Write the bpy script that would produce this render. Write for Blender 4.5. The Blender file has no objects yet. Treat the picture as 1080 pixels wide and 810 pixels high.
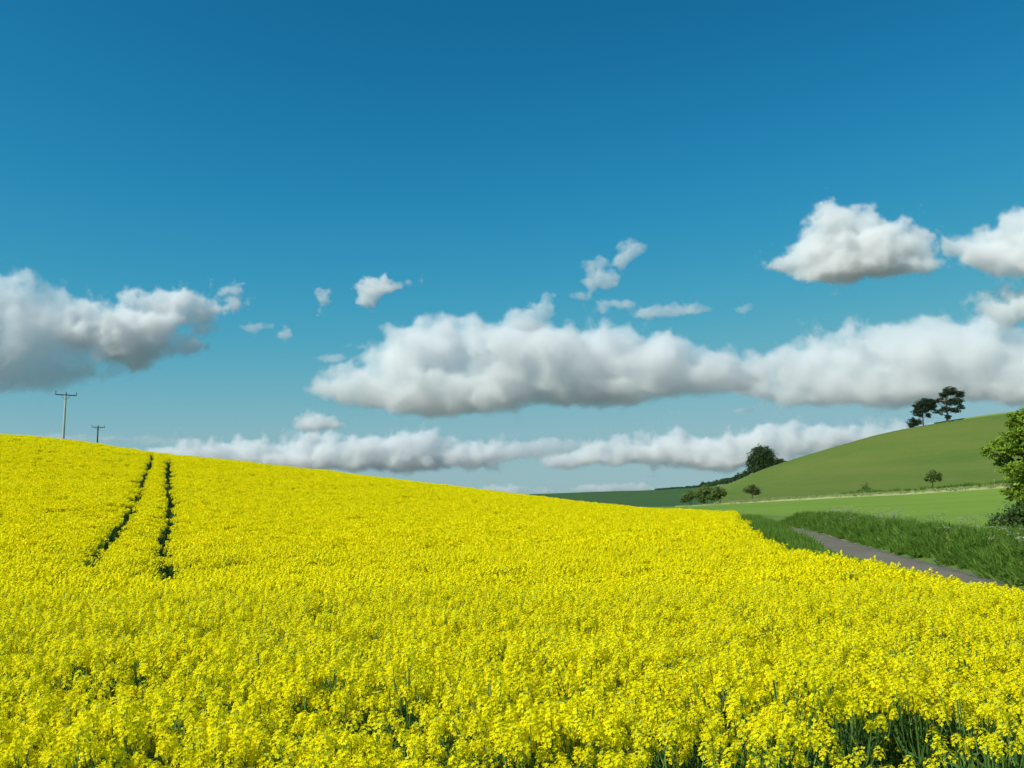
import bpy, bmesh, math, random
import numpy as np
from mathutils import Vector, Matrix, noise as mnoise

random.seed(7)
rng = np.random.default_rng(7)
scene = bpy.context.scene
R = math.radians

# ------------------------------------------------------------------ camera
CAM_Z = 2.6
FPX = 974.0                      # focal length in photo pixels (1080 wide)
TILT = math.atan(120.0 / FPX)
cam_data = bpy.data.cameras.new("camera")
cam_data.sensor_width = 36.0
cam_data.lens = 36.0 * FPX / 1080.0
cam_data.clip_start = 0.1
cam_data.clip_end = 60000.0
cam = bpy.data.objects.new("camera", cam_data)
scene.collection.objects.link(cam)
cam.location = (0, 0, CAM_Z)
cam.rotation_euler = (math.pi / 2 + TILT, 0, 0)
scene.camera = cam

# ------------------------------------------------------------------ light
SUN_EL, SUN_AZ = R(42), R(-122)     # azimuth clockwise from the view direction (+Y); negative = left
world = bpy.data.worlds.new("World")
scene.world = world
world.use_nodes = True
wn, wl = world.node_tree.nodes, world.node_tree.links
wn.clear()
w_out = wn.new("ShaderNodeOutputWorld")
w_bg = wn.new("ShaderNodeBackground")
w_sky = wn.new("ShaderNodeTexSky")
w_sky.sky_type = 'NISHITA'
w_sky.sun_disc = False
w_sky.sun_elevation = SUN_EL
w_sky.sun_rotation = SUN_AZ
w_sky.altitude = 300
w_sky.air_density = 1.0
w_sky.dust_density = 0.3
w_sky.ozone_density = 2.5
# the photograph's own deep teal white balance, as a response curve on the sky's light
w_m1 = wn.new("ShaderNodeVectorMath"); w_m1.operation = 'SCALE'; w_m1.inputs["Scale"].default_value = 0.1
w_m2 = wn.new("ShaderNodeVectorMath"); w_m2.operation = 'SCALE'; w_m2.inputs["Scale"].default_value = 10.0
w_cur = wn.new("ShaderNodeRGBCurve")
for ch, pts in enumerate((
        [(0, 0), (.095, .008), (.16, .028), (.235, .072), (.34, .165), (.49, .26), (.75, .31), (1, .33)],
        [(0, 0), (.165, .145), (.202, .19), (.266, .265), (.376, .36), (.50, .43), (.617, .47), (1, .49)],
        [(0, 0), (.305, .325), (.356, .39), (.44, .475), (.546, .515), (.61, .525), (.8, .55), (1, .57)])):
    cv = w_cur.mapping.curves[ch]
    cv.points[0].location = pts[0]; cv.points[1].location = pts[-1]
    for p in pts[1:-1]:
        cv.points.new(*p)
w_cur.mapping.update()
w_bg.inputs[1].default_value = 0.1
wl.new(w_sky.outputs[0], w_m1.inputs[0])
wl.new(w_m1.outputs[0], w_cur.inputs["Color"])
wl.new(w_cur.outputs[0], w_m2.inputs[0])
wl.new(w_m2.outputs[0], w_bg.inputs[0])
wl.new(w_bg.outputs[0], w_out.inputs[0])

sun_data = bpy.data.lights.new("sun", 'SUN')
sun_data.energy = 4.8
sun_data.angle = R(0.5)
sun_data.color = (1.0, 0.97, 0.86)
sun = bpy.data.objects.new("sun", sun_data)
scene.collection.objects.link(sun)
sdir = Vector((math.sin(SUN_AZ) * math.cos(SUN_EL), math.cos(SUN_AZ) * math.cos(SUN_EL), math.sin(SUN_EL)))
sun.rotation_euler = (-sdir).to_track_quat('-Z', 'Y').to_euler()
sun.location = sdir * 300

scene.view_settings.view_transform = 'Standard'
scene.view_settings.look = 'None'
scene.view_settings.exposure = 0.0
scene.view_settings.gamma = 1.0
scene.view_settings.use_curve_mapping = False
scene.render.engine = 'CYCLES'
cy = scene.cycles
cy.use_denoising = True
try:
    cy.denoiser = 'OPENIMAGEDENOISE'
    cy.denoising_input_passes = 'RGB_ALBEDO_NORMAL'
except Exception:
    pass
cy.max_bounces = 16
cy.diffuse_bounces = 3
cy.glossy_bounces = 2
cy.transmission_bounces = 4
cy.transparent_max_bounces = 24
cy.volume_bounces = 10
cy.use_adaptive_sampling = True
cy.adaptive_threshold = 0.03

# ------------------------------------------------------------------ helpers
_ct, _st = math.cos(TILT), math.sin(TILT)

def ray(px, py):
    """unit direction through a pixel of the 1080x810 photograph"""
    x, y = (px - 540.0) / FPX, (405.0 - py) / FPX
    v = Vector((x, _ct - y * _st, _st + y * _ct))
    return v.normalized()

def az_el(px, py):
    d = ray(px, py)
    h = math.hypot(d.x, d.y)
    return math.atan2(d.x, d.y), d.z / h          # azimuth, slope (rise per metre of ground distance)

def at(px, py, dist):
    """world point at ground distance dist along the pixel's ray"""
    a, s = az_el(px, py)
    return Vector((math.sin(a) * dist, math.cos(a) * dist, CAM_Z + s * dist))

def link(o, parent=None):
    scene.collection.objects.link(o)
    if parent is not None:
        o.parent = parent
    return o

def tag(o, label=None, cat=None, group=None, kind=None):
    if label: o["label"] = label
    if cat: o["category"] = cat
    if group: o["group"] = group
    if kind: o["kind"] = kind
    return o

def empty(name, loc, rz=0.0):
    o = bpy.data.objects.new(name, None)
    o.empty_display_size = 0.3
    o.location = loc
    o.rotation_euler = (0, 0, rz)
    return link(o)

def mesh_np(name, verts, faces, mats, parent=None, mat_index=None, smooth=False, attrs=None):
    """numpy verts (n,3), faces (m,k) all of one size -> one linked mesh object"""
    me = bpy.data.meshes.new(name)
    verts = np.asarray(verts, dtype=np.float32)
    faces = np.asarray(faces, dtype=np.int32)
    m, k = faces.shape
    me.vertices.add(len(verts))
    me.vertices.foreach_set("co", verts.ravel())
    me.loops.add(m * k)
    me.loops.foreach_set("vertex_index", faces.ravel())
    me.polygons.add(m)
    me.polygons.foreach_set("loop_start", np.arange(m, dtype=np.int32) * k)
    me.polygons.foreach_set("loop_total", np.full(m, k, dtype=np.int32))
    if mat_index is not None:
        me.polygons.foreach_set("material_index", np.asarray(mat_index, dtype=np.int32))
    me.polygons.foreach_set("use_smooth", np.full(m, smooth, dtype=bool))
    for mt in (mats if isinstance(mats, (list, tuple)) else [mats]):
        me.materials.append(mt)
    me.update(calc_edges=True)
    if attrs:
        for an, arr in attrs.items():
            at_ = me.attributes.new(an, 'FLOAT_COLOR' if arr.ndim == 2 else 'FLOAT', 'POINT')
            if arr.ndim == 2:
                at_.data.foreach_set("color", arr.astype(np.float32).ravel())
            else:
                at_.data.foreach_set("value", arr.astype(np.float32).ravel())
    o = bpy.data.objects.new(name, me)
    return link(o, parent)

def new_mat(name):
    m = bpy.data.materials.new(name)
    m.use_nodes = True
    m.node_tree.nodes.clear()
    return m, m.node_tree.nodes, m.node_tree.links

# ------------------------------------------------------------------ clouds: closed puffy bodies of scattering air, kilometres away
def cloud_mat(name, pxm, mfp, cut=0.0, scale=14.0):
    """density: a soft inward ramp from the hull, eaten away by fractal noise"""
    m, n, l = new_mat(name)
    out = n.new("ShaderNodeOutputMaterial")
    sc = n.new("ShaderNodeVolumeScatter")
    sc.inputs["Color"].default_value = (0.930, 0.962, 0.960, 1)  # teal-grey tint puts aerial haze and duller shading into the cloud colour
    sc.inputs["Anisotropy"].default_value = 0.1
    att = n.new("ShaderNodeAttribute"); att.attribute_name = "density"
    geo = n.new("ShaderNodeTexCoord")
    nz = n.new("ShaderNodeTexNoise"); nz.noise_dimensions = '3D'
    nz.inputs["Scale"].default_value = 1.0 / (scale * pxm)
    nz.inputs["Detail"].default_value = 6.0
    nz.inputs["Roughness"].default_value = 0.68
    l.new(geo.outputs["Object"], nz.inputs["Vector"])
    # d = clamp((ramp*1.6 + noise*k - thr) * gain)
    m1 = n.new("ShaderNodeMath"); m1.operation = 'MULTIPLY_ADD'
    m1.inputs[1].default_value = 1.6; m1.inputs[2].default_value = -0.62 - cut
    l.new(att.outputs["Fac"], m1.inputs[0])
    m2 = n.new("ShaderNodeMath"); m2.operation = 'MULTIPLY_ADD'; m2.inputs[1].default_value = 3.4; m2.inputs[2].default_value = -1.7
    l.new(nz.outputs["Fac"], m2.inputs[0])
    nb = n.new("ShaderNodeTexNoise"); nb.inputs["Scale"].default_value = 1.0 / (scale * 2.9 * pxm); nb.inputs["Detail"].default_value = 2.0
    l.new(geo.outputs["Object"], nb.inputs["Vector"])
    m2b = n.new("ShaderNodeMath"); m2b.operation = 'MULTIPLY_ADD'; m2b.inputs[1].default_value = 2.2; m2b.inputs[2].default_value = -1.1
    l.new(nb.outputs["Fac"], m2b.inputs[0])
    m3 = n.new("ShaderNodeMath"); m3.operation = 'ADD'
    l.new(m1.outputs[0], m3.inputs[0]); l.new(m2.outputs[0], m3.inputs[1])
    m3b = n.new("ShaderNodeMath"); m3b.operation = 'ADD'
    l.new(m3.outputs[0], m3b.inputs[0]); l.new(m2b.outputs[0], m3b.inputs[1])
    m4 = n.new("ShaderNodeMath"); m4.operation = 'MULTIPLY'; m4.use_clamp = True; m4.inputs[1].default_value = 1.3
    l.new(m3b.outputs[0], m4.inputs[0])
    m4b = n.new("ShaderNodeMath"); m4b.operation = 'POWER'; m4b.inputs[1].default_value = 1.5
    l.new(m4.outputs[0], m4b.inputs[0])
    m5 = n.new("ShaderNodeMath"); m5.operation = 'MULTIPLY'; m5.inputs[1].default_value = 1.3 / (mfp * pxm)
    l.new(m4b.outputs[0], m5.inputs[0])
    l.new(m5.outputs[0], sc.inputs["Density"])
    l.new(sc.outputs[0], out.inputs["Volume"])
    return m

def to_volume(o, mat, voxel, band):
    g = bpy.data.node_groups.new("cloud_fill", 'GeometryNodeTree')
    g.interface.new_socket("Geometry", in_out='INPUT', socket_type='NodeSocketGeometry')
    g.interface.new_socket("Geometry", in_out='OUTPUT', socket_type='NodeSocketGeometry')
    gi = g.nodes.new("NodeGroupInput"); go = g.nodes.new("NodeGroupOutput")
    mv = g.nodes.new("GeometryNodeMeshToVolume")
    mv.resolution_mode = 'VOXEL_SIZE'
    mv.inputs["Density"].default_value = 1.0
    mv.inputs["Voxel Size"].default_value = voxel
    mv.inputs["Interior Band Width"].default_value = band
    sm = g.nodes.new("GeometryNodeSetMaterial"); sm.inputs["Material"].default_value = mat
    g.links.new(gi.outputs[0], mv.inputs["Mesh"]); g.links.new(mv.outputs[0], sm.inputs[0]); g.links.new(sm.outputs[0], go.inputs[0])
    md = o.modifiers.new("fill", 'NODES'); md.node_group = g

def ico_data(sub):
    bm = bmesh.new()
    bmesh.ops.create_icosphere(bm, subdivisions=sub, radius=1.0)
    v = np.array([p.co[:] for p in bm.verts]); f = np.array([[q.index for q in p.verts] for p in bm.faces])
    bm.free()
    return v, f
ICO_V, ICO_F = ico_data(2)

def cloud(dist, lobes, mfp, label, voxel=1.7, rough=0.8, base=None, cut=0.0, scale=14.0, band=11.0, puffs=34, seed=1, depth=0.6, group="cumulus clouds in the blue sky"):
    """lobes: (px, py, rx, ry) ellipses of the photograph, placed at ground distance dist. base: pixel row of the flat underside."""
    rg = np.random.default_rng(seed)
    cx = sum(b[0] * b[2] for b in lobes) / sum(b[2] for b in lobes)
    cyy = sum(b[1] * b[3] for b in lobes) / sum(b[3] for b in lobes)
    origin = at(cx, cyy, dist)
    a = math.atan2(origin.x, origin.y)
    pxm = math.hypot(dist, 0) / FPX                     # metres per photo pixel at that distance
    Rm = np.array([[math.cos(a), -math.sin(a), 0], [math.sin(a), math.cos(a), 0], [0, 0, 1.0]])
    V, F, nv = [], [], 0
    bz = None
    def add(c, r):
        nonlocal nv
        v = ICO_V * r + c
        V.append(v); F.append(ICO_F + nv); nv += len(v)
    for (px, py, rx, ry) in lobes:
        p = at(px, py, dist)
        d = np.array((p - origin)[:])
        lx = d[0] * math.cos(a) - d[1] * math.sin(a)
        c = np.array([lx, 0.0, d[2]])
        Rx, Rz = (rx + 2.5) * pxm, (ry + 2.0) * pxm
        Ry = (Rx * Rz) ** 0.5 * depth
        add(c, np.array([Rx * .86, Ry * .86, Rz * .86]))
        n = max(5, int(puffs * (rx / ry) ** 0.7))
        for i in range(n):
            u = rg.normal(size=3); u /= np.linalg.norm(u)
            u[2] = u[2] * (1.0 if u[2] > 0 else 0.55)
            if u[1] > 0 and rg.random() < 0.6: u[1] = -u[1]
            s = min(Rx, Rz) * rg.uniform(0.16, 0.42)
            k = rg.uniform(0.72, 1.0)
            cc = c + np.array([Rx * u[0], Ry * u[1], Rz * u[2]]) * k
            add(cc, s * np.array([rg.uniform(.9, 1.5), 1.0, rg.uniform(.75, 1.0)]))
            for _ in range(2):
                w = rg.normal(size=3); w /= np.linalg.norm(w); w[2] = abs(w[2])
                add(cc + w * s * 0.85, s * rg.uniform(.3, .55))
    v = np.concatenate(V); f = np.concatenate(F)
    if base is not None:
        zb = (at(cx, base, dist) - origin).z
        low = v[:, 2] < zb
        v[low, 2] = zb + (v[low, 2] - zb) * 0.25
    # turn into world axes
    w = np.stack([v[:, 0] * math.cos(a) + v[:, 1] * math.sin(a), -v[:, 0] * math.sin(a) + v[:, 1] * math.cos(a), v[:, 2]], 1)
    cmat = cloud_mat("cloud_air", pxm, mfp, cut, scale)
    o = mesh_np("cloud", w, f, cmat)
    o.location = origin
    rm = o.modifiers.new("union", 'REMESH'); rm.mode = 'VOXEL'; rm.voxel_size = voxel * pxm; rm.use_smooth_shade = True
    for (sc_, st_, dp) in ((26, 9.0, 1), (9, 4.2, 1), (3.6, 1.9, 1)):
        if sc_ / voxel < 1.5: continue
        t = bpy.data.textures.new("puff", 'CLOUDS')
        t.noise_scale = sc_ * pxm; t.noise_depth = dp; t.noise_basis = 'BLENDER_ORIGINAL' ; t.noise_type = 'SOFT_NOISE'
        dm = o.modifiers.new("billow", 'DISPLACE')
        dm.texture = t; dm.texture_coords = 'LOCAL'; dm.strength = st_ * pxm * rough; dm.mid_level = 0.5
    rm = o.modifiers.new("tidy", 'REMESH'); rm.mode = 'VOXEL'; rm.voxel_size = voxel * 0.9 * pxm; rm.use_smooth_shade = True
    to_volume(o, cmat, voxel * pxm, band * pxm)
    tag(o, label, "cloud", group, "structure")
    return o

cloud(4200, [(872, 266, 46, 30), (893, 250, 44, 37), (930, 262, 42, 30), (960, 272, 30, 28), (835, 280, 34, 14), (905, 283, 78, 23), (978, 280, 16, 18)], 8,
      "compact bright cloud with a domed top, second from the right in the upper sky", base=299, seed=3)
cloud(4000, [(1003, 258, 17, 19), (1026, 268, 22, 20), (1054, 264, 40, 34), (1090, 258, 46, 36), (1140, 270, 60, 44)], 10,
      "bright cloud cut off by the right edge of the upper sky", base=300, seed=5)
cloud(4050, [(1052, 313, 30, 14), (1085, 325, 38, 22), (1075, 338, 22, 12)], 9,
      "small soft cloud low on the right edge beneath the bright cut-off cloud", seed=6, cut=0.1)
cloud(6000, [(372, 408, 58, 28), (345, 402, 30, 18), (425, 382, 46, 34), (455, 366, 66, 36), (545, 370, 80, 42), (625, 378, 74, 42), (690, 384, 70, 38), (755, 390, 66, 32), (470, 414, 130, 36), (620, 406, 130, 34), (730, 402, 80, 24)], 19,
      "widest grey-bellied cloud stretched across the middle of the sky", base=446, seed=4, depth=.75, voxel=1.8, scale=15)
cloud(6600, [(835, 390, 56, 32), (795, 400, 50, 24), (880, 380, 50, 36), (945, 372, 66, 40), (1010, 372, 70, 38), (1085, 385, 60, 36), (870, 412, 84, 26), (960, 408, 110, 30), (1080, 410, 90, 28)], 19,
      "long grey cloud above the two pines, reaching the right edge", base=436, seed=8, depth=.75, voxel=1.8, scale=15)
cloud(5200, [(-30, 365, 80, 62), (25, 350, 60, 54), (65, 350, 46, 44), (20, 392, 80, 34), (90, 385, 50, 26)], 21,
      "large grey cloud with a dark base cut off by the left edge", base=420, seed=9, depth=.4, voxel=1.8, scale=14)
cloud(5100, [(120, 345, 38, 32), (160, 335, 38, 32), (140, 372, 40, 28), (205, 322, 42, 24), (237, 304, 22, 11), (190, 365, 26, 20), (215, 345, 20, 14), (100, 350, 40, 30)], 9,
      "white billowing cloud with a pointed upper right tip, left side of the sky", base=402, seed=10, scale=13)
cloud(4600, [(397, 303, 26, 14), (388, 316, 10, 12), (424, 298, 10, 4)], 9, "small bright tuft of cloud with a tail, above the widest cloud", seed=11, voxel=1.4, scale=9, band=5, rough=.5)
cloud(4600, [(341, 310, 11, 6), (345, 317, 6, 9)], 10, "tiny white tuft of cloud left of the small bright one", seed=12, voxel=1.2, scale=8, band=4, rough=.5)
cloud(4900, [(272, 345, 24, 7)], 24, "faint thin streak of cloud right of the billowing left cloud", seed=13, voxel=1.4, scale=9, band=5, cut=.1, rough=.5)
cloud(4900, [(303, 352, 10, 8)], 16, "faint dab of cloud beside the thin streak", seed=14, voxel=1.2, scale=8, band=4, cut=.05, rough=.5)
cloud(4700, [(628, 290, 14, 22), (640, 298, 14, 14), (612, 314, 10, 5)], 16, "ragged thin cloud hanging above the middle of the widest cloud", seed=15, voxel=1.4, scale=9, band=5, cut=.06, rough=.6)
cloud(4700, [(662, 266, 14, 16), (658, 276, 9, 10)], 16, "small round thin cloud, upper right of the ragged one", seed=16, voxel=1.4, scale=9, band=5, cut=.04, rough=.6)
cloud(5400, [(655, 320, 22, 8), (700, 330, 34, 9), (738, 326, 16, 6), (636, 325, 10, 8)], 18, "thin broken streak of cloud just above the widest cloud", seed=17, voxel=1.5, scale=10, band=5, cut=.04, rough=.6)
cloud(5600, [(570, 328, 20, 12), (577, 314, 8, 9), (560, 342, 26, 10)], 16, "wisp rising from the top of the widest cloud", seed=18, voxel=1.4, scale=10, band=5, cut=.05, rough=.6)
cloud(5600, [(788, 325, 10, 6)], 27, "faintest small smudge of cloud right of the broken streak", seed=19, voxel=1.2, scale=8, band=4, cut=.05, rough=.6)
cloud(6200, [(338, 447, 32, 12), (325, 440, 16, 9)], 10, "little white cloud under the left end of the widest cloud", base=458, seed=20, voxel=1.6, scale=10, band=6, rough=.5)
cloud(9000, [(240, 483, 66, 22), (320, 479, 60, 26), (390, 477, 50, 24), (445, 474, 50, 24), (495, 478, 50, 24), (300, 490, 100, 18), (150, 486, 70, 16), (420, 486, 90, 20)], 10,
      "low white bank of cloud over the yellow crest", base=502, seed=21, voxel=1.8, scale=11, band=10)
cloud(9500, [(540, 476, 56, 16), (590, 472, 40, 11), (500, 482, 60, 12)], 21, "thin flat cloud joining the two low white banks", base=488, seed=22, voxel=1.5, scale=10, band=6, rough=.6)
cloud(9000, [(595, 486, 34, 16), (640, 480, 46, 20), (690, 477, 50, 22), (735, 475, 50, 23), (790, 471, 56, 23), (850, 466, 56, 22), (910, 461, 54, 19), (965, 457, 44, 14), (760, 486, 90, 16)], 10,
      "low white bank of cloud behind the green hill", base=503, seed=23, voxel=1.8, scale=11, band=10)
cloud(13000, [(530, 517, 34, 7), (570, 518, 14, 4)], 12, "tiny cloud just touching the yellow skyline", seed=24, voxel=1.4, scale=8, band=4, rough=.5)
cloud(13000, [(635, 515, 36, 6), (670, 515, 24, 5), (610, 517, 16, 4)], 12, "tiny flat cloud just touching the far green hill", seed=25, voxel=1.4, scale=8, band=4, rough=.5)
cloud(5000, [(255, 300, 14, 3), (246, 318, 8, 3)], 21, "thin shreds trailing off the pointed tip of the left billowing cloud", seed=27, voxel=1.2, scale=8, band=4, cut=.05, rough=.6)
cloud(5900, [(352, 378, 22, 5), (375, 366, 16, 5)], 27, "grey wisps along the upper left shoulder of the widest cloud", seed=28, voxel=1.3, scale=9, band=5, cut=.03, rough=.6)
cloud(6500, [(790, 432, 16, 4)], 21, "scrap of cloud hanging below the gap between the two long clouds", seed=29, voxel=1.3, scale=9, band=5, rough=.6)
cloud(9800, [(60, 462, 110, 6), (180, 466, 60, 6), (-40, 470, 80, 8)], 39, "thin pale veil of cloud behind the utility poles", seed=26, voxel=1.6, scale=12, band=5, cut=.02, rough=.6)
# ------------------------------------------------------------------ lie of the land: rings of measured points around the viewer
# each ring: list of (photo x, photo y or height, distance); 'h' rings give heights directly
def ring(rows, absolute=False):
    az, D, Z = [], [], []
    for (px, py, d) in rows:
        a, s = az_el(px, 525 if absolute else py)
        az.append(a); D.append(d); Z.append(py if absolute else CAM_Z + s * d)
    return np.array(az), np.array(D), np.array(Z)

CROP_H = 1.3
def crest(rows):
    a, d, z = ring(rows)
    return a, d, z - CROP_H

RINGS = [
    ring([(-900, 0, 0.5), (2000, 0, 0.5)], True),
    ring([(-900, 0, 9), (2000, 0, 9)], True),
    crest([(-700, 590, 20), (-300, 597, 21), (0, 606, 21), (178, 607, 21), (360, 606, 21), (540, 605, 21), (700, 603, 20), (800, 600, 19.5), (1080, 600, 19.5), (2000, 600, 19.5)]),
    crest([(-700, 495, 60), (-300, 505, 60), (0, 514, 58), (160, 526, 56), (360, 539, 54), (540, 546, 52), (700, 549.5, 52), (760, 551, 50), (830, 551, 50), (1080, 551, 50), (2000, 551, 50)]),
    crest([(-700, 440, 118), (-300, 445, 118), (0, 460, 112), (80, 467, 110), (160, 478.5, 108), (250, 488, 107), (360, 500, 106), (450, 511, 105), (540, 521.5, 103),
           (600, 529, 100), (660, 536, 96), (700, 539, 92), (750, 540.5, 85), (787, 541.5, 82), (900, 541, 82), (1080, 541, 82), (2000, 541, 82)]),
    ring([(-700, 452, 150), (-300, 456, 150), (0, 470, 150), (160, 488, 150), (360, 510, 148), (540, 530, 145), (600, 536, 140), (660, 541, 138), (700, 542, 136),
          (760, 541, 132), (800, 541, 130), (860, 540.5, 130), (960, 539, 130), (1080, 536, 130), (1400, 528, 130), (2000, 520, 130)]),
    ring([(-700, 470, 240), (0, 490, 240), (300, 515, 240), (480, 531, 240), (560, 534.5, 238), (640, 535, 236), (700, 534.5, 232), (720, 534, 230), (760, 531.5, 228), (800, 529, 226), (860, 525.5, 225), (900, 523, 225),
          (960, 520, 225), (1000, 517, 225), (1050, 513.5, 225), (1080, 511, 225), (1300, 500, 225), (2000, 480, 225)]),
    ring([(-700, 480, 330), (0, 500, 340), (480, 529, 380), (560, 530, 400), (640, 529.5, 400), (700, 527, 400), (740, 525, 370), (765, 523, 300), (800, 517.5, 300), (850, 506, 305), (900, 498, 310),
          (960, 489, 310), (1080, 474, 310), (1300, 455, 310), (2000, 430, 310)]),
    ring([(-700, 500, 600), (0, 515, 640), (480, 523.5, 700), (550, 521.5, 720), (600, 519.8, 720), (640, 518.3, 720), (690, 517, 700), (720, 515.2, 660), (742, 513.5, 560), (762, 511.5, 440), (789, 501.5, 420), (805, 495, 418), (828, 487.5, 416), (850, 480.5, 416), (890, 469, 416),
          (920, 460.5, 418), (960, 451.5, 420), (1000, 445, 422), (1040, 439.5, 424), (1080, 435, 426), (1160, 427, 426), (1300, 415, 426), (2000, 400, 430)]),
    ring([(-700, 505, 800), (0, 518, 850), (550, 523, 900), (700, 519, 850), (762, 516, 560), (800, 505, 520), (890, 481, 520), (1000, 456, 520), (1080, 447, 520), (1300, 430, 520), (2000, 415, 520)]),
    ring([(-900, -8, 1700), (2000, -8, 1700)], True),
    ring([(-900, -25, 9000), (2000, -25, 9000)], True),
]

def smoothlerp(x, xp, fp):
    # monotone (pchip-like) interpolation in numpy
    xp = np.asarray(xp, float); fp = np.asarray(fp, float)
    h = np.diff(xp); dl = np.diff(fp) / h
    m = np.zeros_like(fp)
    m[1:-1] = np.where(dl[:-1] * dl[1:] > 0, 2 * dl[:-1] * dl[1:] / (dl[:-1] + dl[1:] + 1e-12), 0)
    m[0], m[-1] = dl[0], dl[-1]
    x = np.clip(x, xp[0], xp[-1])
    i = np.clip(np.searchsorted(xp, x, side='right') - 1, 0, len(xp) - 2)
    t = (x - xp[i]) / h[i]
    return ((1 + 2 * t) * (1 - t) ** 2 * fp[i] + t * (1 - t) ** 2 * h[i] * m[i] + t * t * (3 - 2 * t) * fp[i + 1] + t * t * (t - 1) * h[i] * m[i + 1])

AZ_MIN, AZ_MAX, NAZ = -1.25, 1.25, 1001
AZS = np.linspace(AZ_MIN, AZ_MAX, NAZ)
RD = np.array([smoothlerp(AZS, a, d) for a, d, z in RINGS])       # (K, NAZ)
RZ = np.array([smoothlerp(AZS, a, z) for a, d, z in RINGS])
# gentle swell of the rape field
NS = 400
LOGD = np.linspace(math.log(0.5), math.log(9000), NS)
GRID = np.zeros((NAZ, NS))
for i in range(NAZ):
    GRID[i] = smoothlerp(np.exp(LOGD), RD[:, i], RZ[:, i])
# 3-tap smoothing across azimuth to remove faint facets
for _ in range(3):
    GRID[1:-1] = (GRID[:-2] + 2 * GRID[1:-1] + GRID[2:]) / 4

def ground_z(x, y):
    x = np.asarray(x, float); y = np.asarray(y, float)
    d = np.hypot(x, y); a = np.arctan2(x, y)
    fi = np.clip((a - AZ_MIN) / (AZ_MAX - AZ_MIN) * (NAZ - 1), 0, NAZ - 1.001)
    fj = np.clip((np.log(np.maximum(d, 0.5)) - LOGD[0]) / (LOGD[-1] - LOGD[0]) * (NS - 1), 0, NS - 1.001)
    i = fi.astype(int); j = fj.astype(int); u = fi - i; v = fj - j
    z = (GRID[i, j] * (1 - u) * (1 - v) + GRID[i + 1, j] * u * (1 - v) + GRID[i, j + 1] * (1 - u) * v + GRID[i + 1, j + 1] * u * v)
    w = (np.sin(x * 0.11 + 0.7) * np.sin(y * 0.09 + x * 0.03) * 0.10) * np.clip((d - 20) / 25, 0, 1) * np.clip((110 - d) / 40, 0, 1) * (x < 10)
    return z + w

def hit(px, py, lift=0.0, dmax=2000.0, dmin=3.0):
    """first point where the pixel's ray meets the ground raised by lift"""
    a, s = az_el(px, py)
    d = np.exp(np.linspace(math.log(dmin), math.log(dmax), 6000))
    z = ground_z(np.sin(a) * d, np.cos(a) * d) + lift
    r = CAM_Z + s * d
    k = np.argmax(r <= z) if np.any(r <= z) else len(d) - 1
    return Vector((math.sin(a) * d[k], math.cos(a) * d[k], float(z[k]) - lift))

# ------------------------------------------------------------------ outlines on the ground
def pathline(pix, lift):
    return np.array([hit(px, py, lift)[:2] for px, py in pix])

def resample(P, step):
    P = np.asarray(P, float)
    seg = np.r_[0, np.cumsum(np.hypot(*np.diff(P, axis=0).T))]
    n = max(2, int(seg[-1] / step) + 1)
    t = np.linspace(0, seg[-1], n)
    return np.stack([smoothlerp(t, seg, P[:, 0]), smoothlerp(t, seg, P[:, 1])], 1)

def dist_to_line(x, y, P):
    """unsigned distance of many points to a polyline"""
    best = np.full(len(x), 1e9)
    for a, b in zip(P[:-1], P[1:]):
        d = b - a; L = d @ d + 1e-12
        t = np.clip(((x - a[0]) * d[0] + (y - a[1]) * d[1]) / L, 0, 1)
        best = np.minimum(best, np.hypot(x - a[0] - t * d[0], y - a[1] - t * d[1]))
    return best

def inside(x, y, P):
    c = np.zeros(len(x), bool)
    for a, b in zip(P, np.roll(P, -1, axis=0)):
        k = ((a[1] > y) != (b[1] > y)) & (x < (b[0] - a[0]) * (y - a[1]) / (b[1] - a[1] + 1e-12) + a[0])
        c ^= k
    return c

# right edge of the rape, beside the lane (measured on the flower tops), then its far corner
EDGE = resample(np.array([(9.2, 2.0)] + [tuple(hit(px, py, CROP_H)[:2]) for px, py in
        [(1130, 622), (1080, 615), (1000, 604), (930, 592.5), (880, 583), (840, 576), (812, 569), (797, 561), (789, 554), (784, 549), (776, 545.5)]]), 0.6)
print("EDGE", EDGE[::8].round(1).tolist())
# the lane: right-hand rim read off the photograph, left rim 3.6 m beside it
LANE_R = np.array([(13.2, 3.0), (13.3, 14.0), (13.7, 24.0)] + [tuple(hit(px, py, 0.0)[:2]) for px, py in
        [(1030, 609), (1000, 600.5), (950, 588), (905, 575.5), (870, 565), (845, 558.5), (828, 555)]])
print("LANE_R", LANE_R.round(1).tolist())
# ------------------------------------------------------------------ materials
def mix_node(n, l, a, b, fac=None, blend='MIX', f=0.5):
    m = n.new("ShaderNodeMixRGB"); m.blend_type = blend
    m.inputs[0].default_value = f
    for k, v in ((1, a), (2, b)):
        if isinstance(v, tuple): m.inputs[k].default_value = (*v[:3], 1)
        else: l.new(v, m.inputs[k])
    if fac is not None: l.new(fac, m.inputs[0])
    return m.outputs[0]

def noise_fac(n, l, scale, detail=4, rough=0.6, lo=0.4, hi=0.6, coord="Object", vscale=None):
    tc = n.new("ShaderNodeTexCoord")
    src = tc.outputs[coord]
    if vscale:
        mp = n.new("ShaderNodeMapping"); mp.inputs["Scale"].default_value = vscale
        l.new(src, mp.inputs[0]); src = mp.outputs[0]
    z = n.new("ShaderNodeTexNoise"); z.inputs["Scale"].default_value = scale
    z.inputs["Detail"].default_value = detail; z.inputs["Roughness"].default_value = rough
    l.new(src, z.inputs["Vector"])
    r = n.new("ShaderNodeMapRange"); r.inputs[1].default_value = lo; r.inputs[2].default_value = hi
    l.new(z.outputs["Fac"], r.inputs[0])
    return r.outputs[0]

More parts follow.
